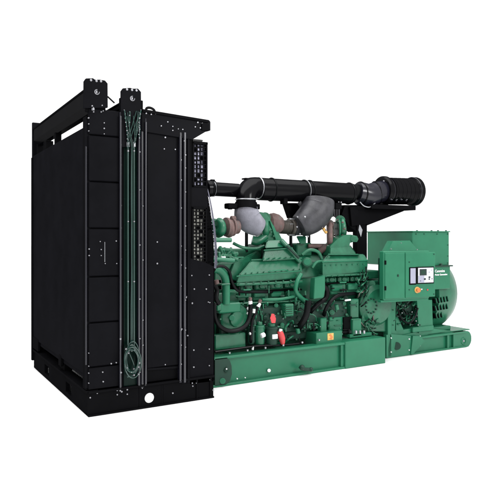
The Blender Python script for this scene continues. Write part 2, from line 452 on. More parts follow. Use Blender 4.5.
for j in range(6):
    cx, cy = 132 + random.uniform(-1.2, 1.2), 360 + random.uniform(-3, 3)
    rx, ry = random.uniform(5.5, 8.5), random.uniform(10, 16)
    k.tube([P(cx + rx * math.cos(a), cy + ry * math.sin(a), -.07 - .012 * j - .01 * math.sin(3 * a)) for a in [2 * math.pi * i / 14 + j for i in range(15)]], .006, 'green_pipe', 7)
k.tube([P(128, 345, -.05), P(129, 352, -.08), P(133, 362, -.09), P(136, 372, -.08)], .006, 'green_pipe', 7)
k.tube([P(134, 345, -.05), P(137, 352, -.1), P(140, 362, -.1), P(135, 374, -.08), P(127, 377, -.08)], .007, 'green_pipe', 7)
for x, y in ((126, 349), (129, 350.5), (128.5, 353), (134.5, 350), (139.5, 363), (138.5, 367), (136, 369), (134, 369), (134, 375), (127, 368), (138.5, 374), (121, 372.5), (120.5, 339)):
    k.ball(P(x, y, -.11), .010, 'bolt_zinc', n=8)
k.build('coiled_tube', G)

# ---- fan guards: core screen up top, rod screen below, hooped cage behind
def screen(x0, y0, x1, y1, nx, ny, Y, matn='wire'):
    k = MB()
    k.pbox(x0 - 1, y0 - 1, x0 + 1, y1 + 1, Y - .01, .05, 'black_frame', .004)
    k.pbox(x1 - .8, y0 - .5, x1 + .8, y1 + 1, Y - .01, .05, 'black_frame', .004)
    k.pbox(x0 - 1, y0 - 1.5, x1 + 1, y0 + 1.2, Y - .01, .05, 'black_frame', .004)
    k.pbox(x0 - 1, y1 - .5, x1 + 1, y1 + 1.5, Y - .01, .05, 'black_frame', .004)
    k.pbox(x0, y0, x1, y1, Y + .07, .01, 'black_frame', 0)
    for i in range(ny):
        yy = y0 + (y1 - y0) * (i + .5) / ny
        for j in range(nx):
            xx = x0 + (x1 - x0) * (j + .5) / nx
            if random.random() < .8:
                dx = (x1 - x0) / nx * random.uniform(.2, .42); dy = (y1 - y0) / ny * random.uniform(.25, .42)
                k.pbox(xx - dx, yy - dy, xx + dx, yy + dy, Y + .03 + random.uniform(0, .025), .012, matn, .004)
    for j in range(nx + 1):
        xx = x0 + (x1 - x0) * j / nx; k.tube([P(xx, y0, Y), P(xx, y1, Y)], .004, 'black_pipe', 6, smooth=False)
    for i in range(ny + 1):
        yy = y0 + (y1 - y0) * i / ny; k.tube([P(x0, yy, Y), P(x1, yy, Y)], .005, 'black_pipe', 6, smooth=False)
    return k.build('core_screen', cab)
Yg = .02
k = MB(); k.pbox(191.5, 186, 208, 209, Yg, .06, 'black_sheet', .006)
k.prism([P(190, 200, .03), P(193, 200, .03), P(193.5, 262, .03), P(190, 262, .03)], (0, .05, 0), 'black_sheet', .004)
k.build('screen_band', cab); k = MB()
k.prism([P(193, 139, .02), P(200, 139.5, .02), P(203, 140, .02), P(202, 142.5, .02), P(193, 142, .02)], (0, .05, 0), 'black_pipe', .004)
k.build('screen_cap', cab)
screen(193.5, 143, 207, 186, 4, 10, Yg + .0, 'wire')
screen(193, 208, 206.5, 262, 4, 15, Yg + .0, 'core')
k = MB()
arcp = [(206.6, 186), (209, 196), (211.5, 210), (213.5, 226), (214.6, 242), (215, 256), (214.5, 268)]
for j, Y in enumerate((.10, .16, .22, .28, .34, .40, .46)):
    off = j * .35
    k.tube([P(x + off * (y - 186) / 80, y, Y) for x, y in arcp], .005, 'black_gloss' if j % 2 else 'wire', 6)
for i in range(26):
    u = i / 25; y = 190 + u * 78
    x = 206.6 + 8.4 * (1 - (1 - u) ** 1.8)
    k.tube([P(x, y, .10), P(x + .9 * u, y + .2, .46)], .005, 'wire' if i % 3 else 'black_gloss', 6, smooth=False)
k.prism([P(x, y, .50) for x, y in [(204, 188)] + [(a_ - 1, b2) for a_, b2 in arcp] + [(206, 268), (204, 240), (203, 210)]], (0, .02, 0), 'black_frame', .0)
k.build('fan_guard', cab)
k = MB()    # plenum behind the screens, and the stays that carry the guard
k.box((1.08, .12, .30), (XX(204.5, .12), 2.40, ZZ(146, 200, .12)), 'black_sheet', .008)
for y in (191, 228, 264):
    gx = 206.2 + 8 * (1 - (1 - (y - 190) / 78) ** 1.8)
    k.tube([Vector((1.15, .45, P(gx, y, .45).z)), P(gx, y, .45)], .012, 'black_frame', 8, smooth=False)
    k.tube([P(gx, y, .10), P(gx, y, .50)], .010, 'black_frame', 8, smooth=False)
k.build('fan_plenum', cab)
# fan hub and shroud behind the cage (seen only from the side)
k = MB(); k.lathe((1.15, 1.27, 1.45), (1, 0, 0), [(0, .95), (.12, .93), (.14, .90), (.02, .88)], 'black_sheet', 48)
k.build('fan_shroud', cab)

# ================================================================== ENGINE SKID
Ys = .355
sk = MB()
X0 = 1.36; X1 = XX(345, Ys); X2 = XX(385, Ys)
ztop = ZZ(357.5, 216, Ys); 
sk.box((X0, Ys, ztop - .03), (X1, Ys + .16, ztop), 'green_paint', .004)
sk.box((X0, Ys, 0), (X1, Ys + .16, .03), 'green_paint', .004)
sk.box((X0, Ys + .06, .02), (X1 - .02, Ys + .085, ztop - .01), 'green_paint', .002)
sk.box((X1 - .05, Ys + .02, .03), (X1, Ys + .1, ztop - .03), 'green_paint', .003)
far = 2.54 - Ys
sk.box((X0, far - .16, 0), (X2, far, ztop), 'green_paint', .006)
for x in (1.7, 2.6, 3.5, 4.1): sk.box((x, Ys + .1, .05), (x + .14, far - .1, ztop - .03), 'green_paint', .004)
sk.box((X1, Ys - .012, .0), (X2, Ys + .4, ZZ(339.5, 365, Ys)), 'green_paint', .008)
skid = sk.build('engine_skid', G)
k = MB()    # rounded end plate with lobe
k.prism([P(x, y, Ys - .0) for x, y in ((215, 359), (227, 357.6), (230, 361), (231.6, 366), (232, 374), (230, 381), (226, 384.5), (215, 386))], (0, .05, 0), 'green_dark', .004)
k.cyl(P(226.5, 370, Ys + .01), P(226.5, 370, Ys - .02), .03, 'green_dark', 16); k.cyl(P(222.5, 381, Ys + .01), P(222.5, 381, Ys - .02), .035, 'green_paint', 16)
k.ball(P(226.5, 369, Ys - .02), .010, 'white', n=8)
k.build('end_plate', skid)
MB().lone([(237, 378.6), (245, 377.6)], Ys, skid, .008, 'white')
k = MB(); k.cyl(P(269, 370.5, Ys + .06), P(269, 370.5, Ys + .03), .022, 'white', 12); k.build('bolt', skid)
for x in (232, 250, 268, 286, 305, 322):
    k = MB(); k.cyl(P(x, 357.0 - (x - 216) * .147, Ys) + Vector((0, .06, 0)), P(x, 357 - (x - 216) * .147, Ys) + Vector((0, .06, .02)), .013, 'steel', 8); k.build('bolt', skid)
k = MB()
k.tube([P(300, 367, Ys - .03), P(303, 369, Ys - .03), P(311, 369.5, Ys - .03)], .022, 'green_dark', 10); k.ball(P(302, 367.5, Ys - .04), .035, 'green_dark'); k.ball(P(311, 369.4, Ys - .04), .028, 'green_dark')
k.build('drain_valve', skid)

# junction box with warning label
Yj = .44
k = MB(); k.pbox(316.5, 332, 342.5, 346.5, Yj, .25, 'green_paint', .008)
k.pbox(321, 318, 327, 332, Yj + .08, .09, 'green_paint', .01)
k.build('junction_box', G)
jb = bpy.data.objects['junction_box']
k = MB(); k.pbox(327.6, 333.3, 333.6, 340.0, Yj - .004, .003, 'yellow', 0)
k.pprism([(329, 335), (331, 334), (333, 337), (331.5, 339.4), (329.5, 338.6), (331, 337)], Yj - .007, .003, 'orange', 0)
k.build('warning_label', jb)

# ================================================================== ENGINE
Yn = .62; 
blk = MB()
XE0, XE1 = XX(216, .8), XX(356, .8)
blk.box((XE0, .78, .48), (XE1, 1.76, 1.22), 'green_cast', .02)
blk.box((XE0 - .05, .60, .50), (XE1 - .35, .80, .86), 'green_dark', .02)      # crankcase side pan, its dark green stands in for crevice shade
blk.box((XE0, .66, .38), (XE1 - .2, 1.88, .56), 'green_dark', .02)  # lower layer, shade between parts put into its dark green
eng = blk.build('engine_block', G)

def cover(pts_front, Y, dep, m='green_cast', name='intake_cover', extra=None):
    k = MB(); 
    for pp, Yo, d, bv in pts_front: k.pprism(pp, Y + Yo, d, m, bv)
    if extra: extra(k)
    return k.build(name, eng)
# first cover (near bank)
def ex1(k):
    # body: vertical lip, sloped deck
    k.hull([P(236, 283.5, Yn), P(302, 278, Yn), P(238, 276, Yn), P(302, 270.5, Yn), P(238.5, 284, Yn + .3), P(302, 278, Yn + .3), P(252, 259.5, Yn + .12), P(301, 258.0, Yn + .12), P(252, 259, Yn + .4), P(301, 257, Yn + .4)], 'green_cast', .012)
    k.hull([P(262, 261, Yn + .05), P(301, 259, Yn + .05), P(264.5, 250, Yn + .08), P(292, 248, Yn + .08), P(263, 261, Yn + .4), P(300, 260, Yn + .4), P(266, 248, Yn + .35), P(291, 246, Yn + .35)], 'green_cast', .012)
    k.hull([P(265, 248.6, Yn + .08), P(291, 247, Yn + .08), P(267, 241, Yn + .16), P(280, 239.6, Yn + .16), P(265, 248, Yn + .4), P(291, 246, Yn + .4), P(267, 239.6, Yn + .36), P(279, 238.6, Yn + .36)], 'green_cast', .012)
    k.box((XX(236, Yn), Yn - .02, ZZ(284.5, 268, Yn)), (XX(302, Yn), Yn + .1, ZZ(282, 268, Yn)), 'green_cast', .006)
    k.hull([P(236.5, 277, Yn - .012), P(302, 271.5, Yn - .012), P(236.5, 275.6, Yn - .012), P(302, 270, Yn - .012), P(237, 276.5, Yn + .05), P(302, 271, Yn + .05)], 'green_paint', .002)
    k.hull([P(251, 260.6, Yn + .10), P(302, 258.8, Yn + .03), P(251.5, 259.2, Yn + .10), P(302, 257.4, Yn + .03), P(252, 260, Yn + .2), P(301, 258, Yn + .2)], 'green_cast', .002)
    k.hull([P(263.5, 250.8, Yn + .04), P(293, 248.6, Yn + .04), P(264, 249.6, Yn + .04), P(292.6, 247.4, Yn + .04), P(264, 250, Yn + .2), P(292, 248, Yn + .2)], 'green_cast', .002)
    for i in range(7): k.cyl(P(264 + i * 5.6, 258.4 - i * .22, Yn + .01), P(264 + i * 5.6, 258.4 - i * .22, Yn + .08), .009, 'green_cast', 6)
    for i in range(11): k.cyl(P(240 + i * 6, 273.6 - i * .5, Yn + .02 - .04), P(240 + i * 6, 273.6 - i * .5, Yn + .06), .008, 'green_cast', 6)
    k.tube([P(268, 272, Yn - .02), P(272, 271, Yn - .04), P(284, 270, Yn - .04), P(288, 271, Yn)], .008, 'green_paint', 8)
    for i in range(9):
        x = 239 + i * 7.4; y = 284 - (x - 236) * .062; k.cyl(P(x, y, Yn - .035), P(x, y + .1, Yn), .012, 'green_cast', 6)
cover([], Yn, .3, extra=ex1)
def ex2(k):
    k.hull([P(322, 277, Yn), P(367, 272, Yn), P(322, 262, Yn), P(368, 260.5, Yn), P(323, 276, Yn + .3), P(367, 272, Yn + .3), P(328, 254, Yn + .1), P(364, 254.5, Yn + .1), P(328, 253, Yn + .35), P(364, 254, Yn + .35)], 'green_cast', .012)
    k.hull([P(329.5, 255, Yn + .06), P(356, 254.5, Yn + .06), P(330, 247, Yn + .1), P(350, 246, Yn + .1), P(331, 254, Yn + .35), P(356, 253, Yn + .35)] + [P(330.5, 245, Yn + .3), P(350, 244.5, Yn + .3)], 'green_cast', .012)
    k.pprism([(330, 248), (330.5, 246), (337, 239.5), (344, 235.2), (351, 234.6), (357, 236), (358.5, 239), (357, 242), (353, 242), (350, 243), (349.5, 246), (352, 251), (356, 255), (330, 255)], Yn + .1, .16, 'green_cast', .02)
    k.cyl(P(353.5, 238.8, Yn + .07), P(353.5, 238.8, Yn + .3), .045, 'green_cast', 18)
    k.hull([P(322, 262.6, Yn - .012), P(368, 261, Yn - .012), P(322, 261.4, Yn - .012), P(368, 259.8, Yn - .012), P(323, 262, Yn + .05), P(367, 260.5, Yn + .05)], 'green_paint', .002)
    k.hull([P(328, 255, Yn + .03), P(360, 255, Yn + .03), P(328, 253.6, Yn + .03), P(358, 253.8, Yn + .03), P(329, 254, Yn + .2), P(358, 254, Yn + .2)], 'green_cast', .002)
    for i in range(8): k.cyl(P(326 + i * 5.4, 265.5 - i * .2, Yn - .02), P(326 + i * 5.4, 265.5 - i * .2, Yn + .03), .008, 'green_cast', 6)
    k.box((XX(322, Yn), Yn - .02, ZZ(276, 345, Yn)), (XX(367, Yn), Yn + .1, ZZ(274, 345, Yn)), 'green_cast', .006)
    for i in range(7):
        x = 326 + i * 6.4; y = 276.5 - (x - 325) * .06; k.cyl(P(x, y, Yn - .035), P(x, y + .1, Yn), .012, 'green_cast', 6)
cover([], Yn, .3, extra=ex2)
# middle valley between covers: struts and pipework
k = MB()
k.hull([P(300, 278, Yn + .12), P(325, 276, Yn + .12), P(300, 262, Yn + .2), P(325, 262, Yn + .2), P(298, 252, Yn + .5), P(330, 252, Yn + .5), P(300, 278, Yn + .6), P(325, 276, Yn + .6)], 'green_cast', .01)
k.tube([P(281, 240, Yn + .1), P(290, 250, Yn + .06), P(300, 262, Yn + .04)], .03, 'green_cast', 10)
k.tube([P(287, 246, Yn + .02), P(299, 258, Yn + .0)], .016, 'green_dark', 8, smooth=False)
k.cyl(P(307, 262, Yn + .0), P(307, 262, Yn + .15), .06, 'green_cast', 18); k.cyl(P(307, 262, Yn - .02), P(307, 262, Yn + .0), .045, 'green_paint', 18)
k.tube([P(302, 255, Yn + .1), P(309, 250, Yn + .08), P(318, 252, Yn + .08), P(322, 260, Yn + .08)], .022, 'green_cast', 10)
k.tube([P(312, 268, Yn + .05), P(317, 262, Yn + .05), P(326, 261, Yn + .05), P(329, 256, Yn + .05)], .02, 'green_cast', 10)
k.pbox(297, 243, 312, 256, Yn + .35, .2, 'green_cast', .012)
k.build('crossover_pipe', eng)

# cylinder heads: a dense row of rocker boxes
head = []
def head_row(x0, x1, y0a, y0b, h, n, Y, dep, m='green_cast'):
    for i in range(n):
        u0 = i / n; u1 = (i + .86) / n; xa_, xb_ = x0 + (x1 - x0) * u0, x0 + (x1 - x0) * u1
        y = y0a + (y0b - y0a) * (u0 + u1) / 2
        k = MB(); k.pbox(xa_, y, xb_, y + h, Y, dep, m, .014)
        xm = (xa_ + xb_) / 2
        k.cyl(P(xm, y + h * .5, Y - .03), P(xm, y + h * .5, Y), .028, m, 14)
        for dx in (-.38, .38):
            for dy in (.22, .78): k.cyl(P(xm + dx * (xb_ - xa_), y + h * dy, Y - .018), P(xm + dx * (xb_ - xa_), y + h * dy, Y), .009, m, 6)
        k.build('rocker_cover', eng)
head_row(240, 301, 284.5, 281, 6.3, 4, Yn + .05, .3)
head_row(326, 364, 277.5, 276, 5.2, 3, Yn + .05, .3)
# cylinder head blocks under them
for i, (x0, x1, y0, y1, Y) in enumerate(((236, 252, 292.6, 301, .70), (253, 269, 292, 300.5, .70), (270, 285, 291.5, 300, .70), (286, 300, 291, 299, .70), (331, 346, 284, 294, .66), (347, 361, 283, 293, .66))):
    k = MB(); k.pbox(x0, y0, x1, y1, Y, .2, 'green_cast', .012)
    k.pbox(x0 + 1.5, y0 + 1, x1 - 3, y1 - 3, Y - .03, .1, 'green_paint', .01)
    k.cyl(P(x1 - 3, y1 - 2, Y - .04), P(x1 - 3, y1 - 2, Y), .022, 'green_cast', 12)
    k.build('cylinder_head', eng)
k = MB()   # near-black strips standing in for shade in the gallery gaps, and fuel rail pipes
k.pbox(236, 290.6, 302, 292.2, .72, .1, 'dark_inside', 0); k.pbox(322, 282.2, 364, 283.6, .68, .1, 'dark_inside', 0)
k.tube([P(205, 259, .6), P(218, 259.5, .6), P(234, 260.5, .6)], .026, 'green_paint', 10)
k.tube([P(214, 291.5, .58), P(228, 291, .56), P(240, 291.8, .56)], .02, 'green_cast', 8)
k.tube([P(262, 299.5, .6), P(276, 299.5, .58), P(285, 298.5, .58), P(296, 296, .58)], .02, 'green_paint', 10)
k.tube([P(301, 274, .56), P(297, 282, .54), P(296, 291, .54), P(302, 298.5, .54), P(307, 301, .54)], .028, 'green_paint', 12)
k.tube([P(237, 303.5, .6), P(260, 302.5, .6), P(300, 301, .6)], .012, 'green_cast', 8)
k.build('fuel_rail', eng)

# front gear end (left): coolant elbow, water pump
k = MB()
k.tube([P(214, 268.5, .5), P(219, 270, .5), P(223.5, 275, .5), P(225.6, 283, .5), P(225.8, 304, .5)], .050, 'green_paint', 16, radii=None)
k.pbox(221.5, 283.5, 230.5, 285.3, .44, .12, 'green_cast', .006)
k.pbox(219, 303, 241, 313, .48, .2, 'green_paint', .014); k.pbox(217, 305, 222, 311, .46, .1, 'green_cast', .01)
k.build('coolant_elbow', eng)
k = MB()
k.lathe(P(232, 318, .62), (0, -1, 0), [(0, .19), (.06, .19), (.08, .17), (.10, .10), (.13, .09), (.135, 0)], 'green_cast', 28)
k.cyl(P(232, 318, .48), P(232, 318, .45), .035, 'green_paint', 14)
for i in range(8):
    a = i * math.pi / 4; c = P(232, 318, .555) + Vector((.165 * math.cos(a), 0, .165 * math.sin(a))); k.cyl(c, c - Vector((0, .02, 0)), .012, 'green_cast', 6)
k.pbox(215, 334, 246, 349, .52, .1, 'green_cast', .012)
k.build('water_pump', eng)
k = MB(); k.tube([P(214.5, 303, .42), P(214.5, 314, .40), P(218, 324, .40), P(226, 330, .40), P(236, 330.5, .40), P(245, 326, .40), P(249.5, 317, .42), P(250.5, 304, .44)], .026, 'rubber', 12)
k.build('rubber_hose', eng)
k = MB(); k.tube([P(214, 283, .48), P(217, 290, .48), P(216, 298, .46), P(219, 304, .46)], .028, 'rubber', 10); k.cyl(P(216, 280, .46), P(217, 284, .46), .03, 'rust', 10); k.build('rubber_hose', eng)
k = MB(); k.tube([P(214, 268, .46), P(222, 266, .46), P(229, 271, .46), P(232, 282, .48), P(237, 290, .5), P(246, 292, .52), P(268, 292, .58), P(272, 292, .72)], .017, 'rubber', 10); k.build('rubber_hose', eng)
k = MB(); k.tube([P(259, 303, .46), P(256, 312, .46), P(252, 322, .46), P(251, 340, .46), P(251, 344, .62)], .018, 'rubber', 10)
k.cyl(P(250.3, 297.5, .44), P(250.3, 301, .44), .022, 'rust', 10); k.cyl(P(250.3, 301, .44), P(250.3, 304.5, .44), .026, 'white', 10)
k.cyl(P(260.5, 299.5, .46), P(259.5, 303, .46), .022, 'rust', 10); k.cyl(P(259.5, 303.2, .46), P(258, 307, .46), .024, 'white', 10)
k.cyl(P(254, 309, .45), P(253.5, 313, .45), .02, 'white', 10); k.ball(P(248.5, 308.5, .46), .022, 'white', n=10); k.ball(P(248, 313.4, .46), .018, 'white', n=10)
k.build('hose_fitting', eng)
k = MB(); k.tube([P(308.5, 300.5, .42), P(307, 312, .42), P(304.5, 319, .44), P(300, 326, .52), P(298, 329, .64)], .042, 'rubber', 14, rib=.06); k.build('rubber_hose', eng)
k = MB(); k.tube([P(324, 316, .64), P(325, 311, .5), P(328.5, 304, .46), P(334, 298, .46), P(341, 294.6, .48), P(352, 293.5, .58), P(355, 293.5, .68)], .024, 'rubber', 12)
k.cyl(P(345, 300.5, .48), P(350.5, 299.8, .48), .012, 'white', 10); k.build('rubber_hose', eng)
k = MB(); k.tube([P(215, 351.8, .46), P(235, 349, .45), P(258, 346, .45), P(285, 345, .45), P(303, 343, .45)], .014, 'rubber', 8); k.build('rubber_hose', eng)
k = MB(); k.tube([P(323, 286, .5), P(327, 290, .48), P(326, 298, .48), P(319, 303, .48), P(312, 310, .55), P(310, 313, .66)], .03, 'rubber', 10); k.build('rubber_hose', eng)

# filters
def canister(x, y0, y1, r, Y, m='green_dark', lab=True):
    k = MB(); a, b_ = P(x, y1, Y), P(x, y0, Y); L = (b_ - a).length
    k.lathe(a, (0, 0, 1), [(0, r * .7), (.015, r * .96), (.03, r), (L - .03, r), (L - .025, r * 1.08), (L, r * 1.08)], m, 24)
    k.cyl(b_, b_ + Vector((0, 0, .04)), r * .6, 'green_cast', 14)
    if lab:
        k.box(P(x, (y0 + y1) / 2 + 2.2, Y) + Vector((-.035, -r - .006, 0)), P(x, (y0 + y1) / 2 - 2.2, Y) + Vector((.04, -r + .02, 0)), 'white', .002)
    return k.build('oil_filter', eng)
canister(271.5, 326.5, 345, .075, .50)
canister(259.5, 325, 345, .06, .52, 'green_cast', False)
canister(251, 326, 344, .045, .52, 'green_dark', False)
for a_, b2, r0 in (((249.4, 333.8), (250.6, 333.4), .018), ((261, 336), (264.5, 334.4), .03), ((253, 346), (252.6, 350), .014)):
    k = MB(); k.cyl(P(*a_, .45), P(*b2, .45), r0, 'white', 12); k.build('drain_plug', eng)
# red lever and red priming bottle
k = MB(); k.hull([P(270, 318, .42), P(271.6, 313.6, .42), P(274.2, 314, .42), P(276, 318.5, .42), P(275.4, 323, .42), P(271.6, 323.2, .42)] + [P(270, 318, .47), P(271.6, 313.6, .47), P(274.2, 314, .47), P(276, 318.5, .47), P(275.4, 323, .47), P(271.6, 323.2, .47)], 'red', .004, 1)
k.build('red_handle', eng)
k = MB()
k.tube([P(279.5, 331.5, .43), P(280.6, 334, .43), P(282, 338.5, .43), P(282.6, 342.6, .43)], .04, 'red', 14, radii=[.030, .040, .041, .030])
k.ball(P(282.6, 342.6, .43), .03, 'red', n=12); k.cyl(P(281, 329, .43), P(280.2, 332, .43), .022, 'white', 12)
k.build('red_bottle', eng)
# starter / ecm box
k = MB(); k.pbox(285.5, 304, 294, 316.5, .5, .14, 'green_cast', .01)
for i in range(5): k.pbox(286, 305.5 + i * 2.2, 293.5, 306.5 + i * 2.2, .48, .06, 'green_paint', .003)
k.build('control_module', eng)
k = MB()
k.hull([P(313.5, 299, .40), P(323.5, 297.5, .40), P(314.5, 278, .40), P(325, 276.5, .40), P(325, 275, .40), P(309, 299, .58), P(310.5, 278, .58), P(323.5, 297.5, .6), P(325, 275, .6), P(325, 290, .4)], 'green_paint', .008)
k.build('breather_box', eng)

# sundry castings on the crankcase side so it reads as machinery
k = MB()
rnd = random.Random(11)
for i in range(95):
    x = rnd.uniform(234, 352); y = rnd.uniform(301, 338) - (x - 234) * .03; Y = rnd.uniform(.54, .66)
    if 311 < x < 330 and y < 300: continue
    t_ = rnd.random(); r = rnd.uniform(.012, .045)
    m_ = rnd.choice(['green_cast', 'green_cast', 'green_paint', 'green_dark'])
    if t_ < .35: k.cyl(P(x, y, Y), P(x, y, Y + .2), r * 1.1, m_, 14); k.cyl(P(x, y, Y - .02), P(x, y, Y + .02), r * .5, m_, 6)
    elif t_ < .6: k.pbox(x - r * 50, y - r * 40, x + r * 50, y + r * 50, Y, .2, m_, .008)
    elif t_ < .85:
        x2, y2 = x + rnd.uniform(-12, 12), y + rnd.uniform(-9, 9)
        k.tube([P(x, y, Y - .02), P((x + x2) / 2 + 2, (y + y2) / 2 - 2, Y - .05), P(x2, y2, Y + .02)], rnd.uniform(.006, .013), rnd.choice(['green_cast', 'green_cast', 'green_paint', 'rubber', 'green_dark']), 8)
    else: k.cyl(P(x, y, Y - .05), P(x + 1, y + 5, Y - .05), r * .7, m_, 12)
for i in range(70):       # fine pipework, clips and studs under the covers
    x = rnd.uniform(234, 352); y = rnd.uniform(286, 340) - (x - 234) * .04
    if 311 < x < 328 and y < 300: continue
    L_ = rnd.uniform(2, 8); v_ = rnd.random() < .5
    p1, p2 = (x, y), (x + (0 if v_ else L_), y + (L_ if v_ else -L_ * .05))
    Yy = rnd.uniform(.50, .58)
    k.tube([P(*p1, Yy + .08), P(*p1, Yy), P(*p2, Yy), P(*p2, Yy + .08)], rnd.uniform(.005, .012), rnd.choice(['green_cast', 'green_paint', 'green_dark', 'rubber', 'green_cast']), 8, smooth=False)
for i in range(60):
    x = rnd.uniform(236, 352); y = rnd.uniform(300, 340); Y = .60
    k.cyl(P(x, y, Y - rnd.uniform(.02, .06)), P(x, y, Y + .1), rnd.uniform(.008, .018), rnd.choice(['green_cast', 'green_dark']), 6)
for i in range(16):
    x = rnd.uniform(236, 350); y = rnd.uniform(301, 338); k.ball(P(x, y, .50), .007, 'bolt_zinc', n=8)
k.build('crankcase_fitting', eng)
# green block at left-top: gear housing and air cross pipe
k = MB()
k.pbox(214, 262, 238, 292, .78, .3, 'green_cast', .02)
k.pbox(214, 292, 240, 345, .70, .1, 'green_cast', .02)
k.hull([P(234, 262, .75), P(252, 255, .9), P(228, 278, .7), P(240, 283, .7), P(258, 250, 1.0), P(234, 262, 1.1), P(240, 283, 1.0), P(262, 256, 1.0)], 'green_cast', .012)
k.tube([P(233, 243, .9), P(243, 247.5, .85), P(256, 248.5, .85), P(264, 246, .85)], .02, 'green_cast', 10)
k.tube([P(214, 240, .7), P(231, 240, .7)], .028, 'green_paint', 10, smooth=False)
for i in range(12):
    k.cyl(P(rnd.uniform(216, 238), rnd.uniform(246, 262), .66), P(rnd.uniform(216, 238), rnd.uniform(246, 262), .72), rnd.uniform(.015, .03), 'green_cast', 12)
k.pbox(215, 256, 218, 260.6, .62, .05, 'white', .005); k.pbox(221.6, 256.5, 226, 260.6, .62, .05, 'white', .005); k.pbox(218.4, 252, 221, 263, .60, .06, 'green_cast', .006)
k.pbox(237, 256.8, 244, 258, .72, .04, 'green_paint', .004)
k.pbox(214, 249, 262, 262, 1.02, .4, 'green_cast', .02)
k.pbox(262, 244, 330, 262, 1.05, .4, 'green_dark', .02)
k.build('gear_housing', eng)

# far bank, mirrored masses
k = MB()
for x0, x1 in ((1.9, 2.7), (2.85, 3.75)):
    k.hull([(x0, 1.92, 1.25), (x1, 1.92, 1.25), (x0, 1.92, 1.4), (x1, 1.92, 1.4), (x0 + .1, 1.5, 1.58), (x1 - .1, 1.5, 1.58), (x0, 1.4, 1.2), (x1, 1.4, 1.2)], 'green_cast', .02)
k.box((1.8, 1.5, .6), (3.8, 1.9, 1.2), 'green_cast', .03)
k.build('far_bank_cover', eng)

# flywheel housing
k = MB()
fc = P(371, 305, .55)
k.lathe(P(371, 305, .72), (0, -1, 0), [(0, .30), (.10, .30), (.13, .27), (.16, .24), (.17, .12), (.18, .06), (.18, 0)], 'green_cast', 40)
for i in range(12):
    a = i * math.pi / 6; c_ = P(371, 306, .545) + Vector((.10 * math.cos(a), 0, .10 * math.sin(a))); k.cyl(c_, c_ - Vector((0, .02, 0)), .012, 'green_dark', 8)
k.hull([P(360, 330, .6), P(364, 298, .6), P(374, 290, .6), P(386, 296, .6), P(386, 332, .6), P(360, 330, .8), P(364, 298, .8), P(374, 290, .8), P(386, 296, .8), P(386, 332, .8)], 'green_cast', .012)
k.box((XX(357, .8), .75, .42), (XX(386, .8), 1.8, 1.12), 'green_cast', .03)
k.pbox(367, 270.5, 379.5, 279, .7, .3, 'green_cast', .015); k.pbox(367.5, 280.5, 382, 293, .68, .3, 'green_cast', .015)
k.cyl(P(372, 284, .64), P(372, 284, .7), .05, 'green_paint', 16)
k.build('flywheel_housing', G)
fh = bpy.data.objects['flywheel_housing']
k = MB()
k.pbox(351, 299, 359, 318, .56, .1, 'green_cast', .01); k.pbox(353, 319, 361.5, 336, .5, .12, 'green_paint', .008)
k.pbox(350, 333.5, 372, 337, .5, .2, 'green_paint', .006)
for x in (356, 360, 364): k.cyl(P(x, 333.5, .46), P(x, 330.5, .46), .016, 'steel', 8)
k.pbox(329, 317, 352, 332, .58, .1, 'green_paint', .01); k.pbox(344, 317, 352, 334, .55, .05, 'dark_inside', 0)
k.build('engine_mount', G)
for i in range(64):
    k = MB()
    x = rnd.uniform(355, 379); y = rnd.uniform(273, 300) if i < 34 else rnd.uniform(320, 334)
    if i < 34 and x > 369: x -= 10
    x2, y2 = x + rnd.uniform(-7, 7), y + rnd.uniform(-9, 9)
    x2 = min(x2, 369) if i < 34 else x2
    k.tube([P(x, y, .60), P(x + (x2 - x) * .3, y + (y2 - y) * .3 + .8, .55), P(x + (x2 - x) * .7, y + (y2 - y) * .7 + .8, .55), P(x2, y2, .60)], rnd.uniform(.004, .010), rnd.choice(['rubber', 'green_dark', 'rubber', 'green_cast', 'green_cast', 'green_dark', 'bellows']), 8)
    k.build('cable', fh)

# ================================================================== TURBOCHARGERS
def volute(k, c, R, r, axis, m, a0=0, sweep=5.6):
    c = Vector(c); ax = Vector(axis).normalized(); u = Vector((0, 0, 1)); v = ax.cross(u).normalized()
    pts = []; rad = []
    for i in range(22):
        a = a0 + sweep * i / 21; pts.append(c + (u * math.cos(a) + v * math.sin(a)) * R); rad.append(r * (.55 + .45 * i / 21))
    k.tube(pts, r, m, 14, smooth=False, radii=rad)
# turbo 1 at the far left
k = MB(); volute(k, P(218.5, 227, .85), .075, .075, (1, .15, 0), 'green_cast'); k.cyl(P(216, 227, .85), P(222, 227, .85), .09, 'green_cast', 20)
k.cyl(P(220, 229, .85), P(226, 229, .85), .07, 'green_dark', 20)
t1 = k.build('turbocharger', G)
k = MB(); k.lathe(P(224, 227, .85), (1, 0, 0), [(0, .06), (.02, .12), (.05, .12), (.055, .10), (.10, .095), (.105, .115), (.13, .115), (.135, .09), (.2, .085)], 'rust', 24); volute(k, P(229, 228, .85), .07, .065, (1, 0, 0), 'rust'); k.cyl(P(231, 219, .85), P(235, 219, .85), .04, 'rust', 12)
k.build('turbine_housing', t1)
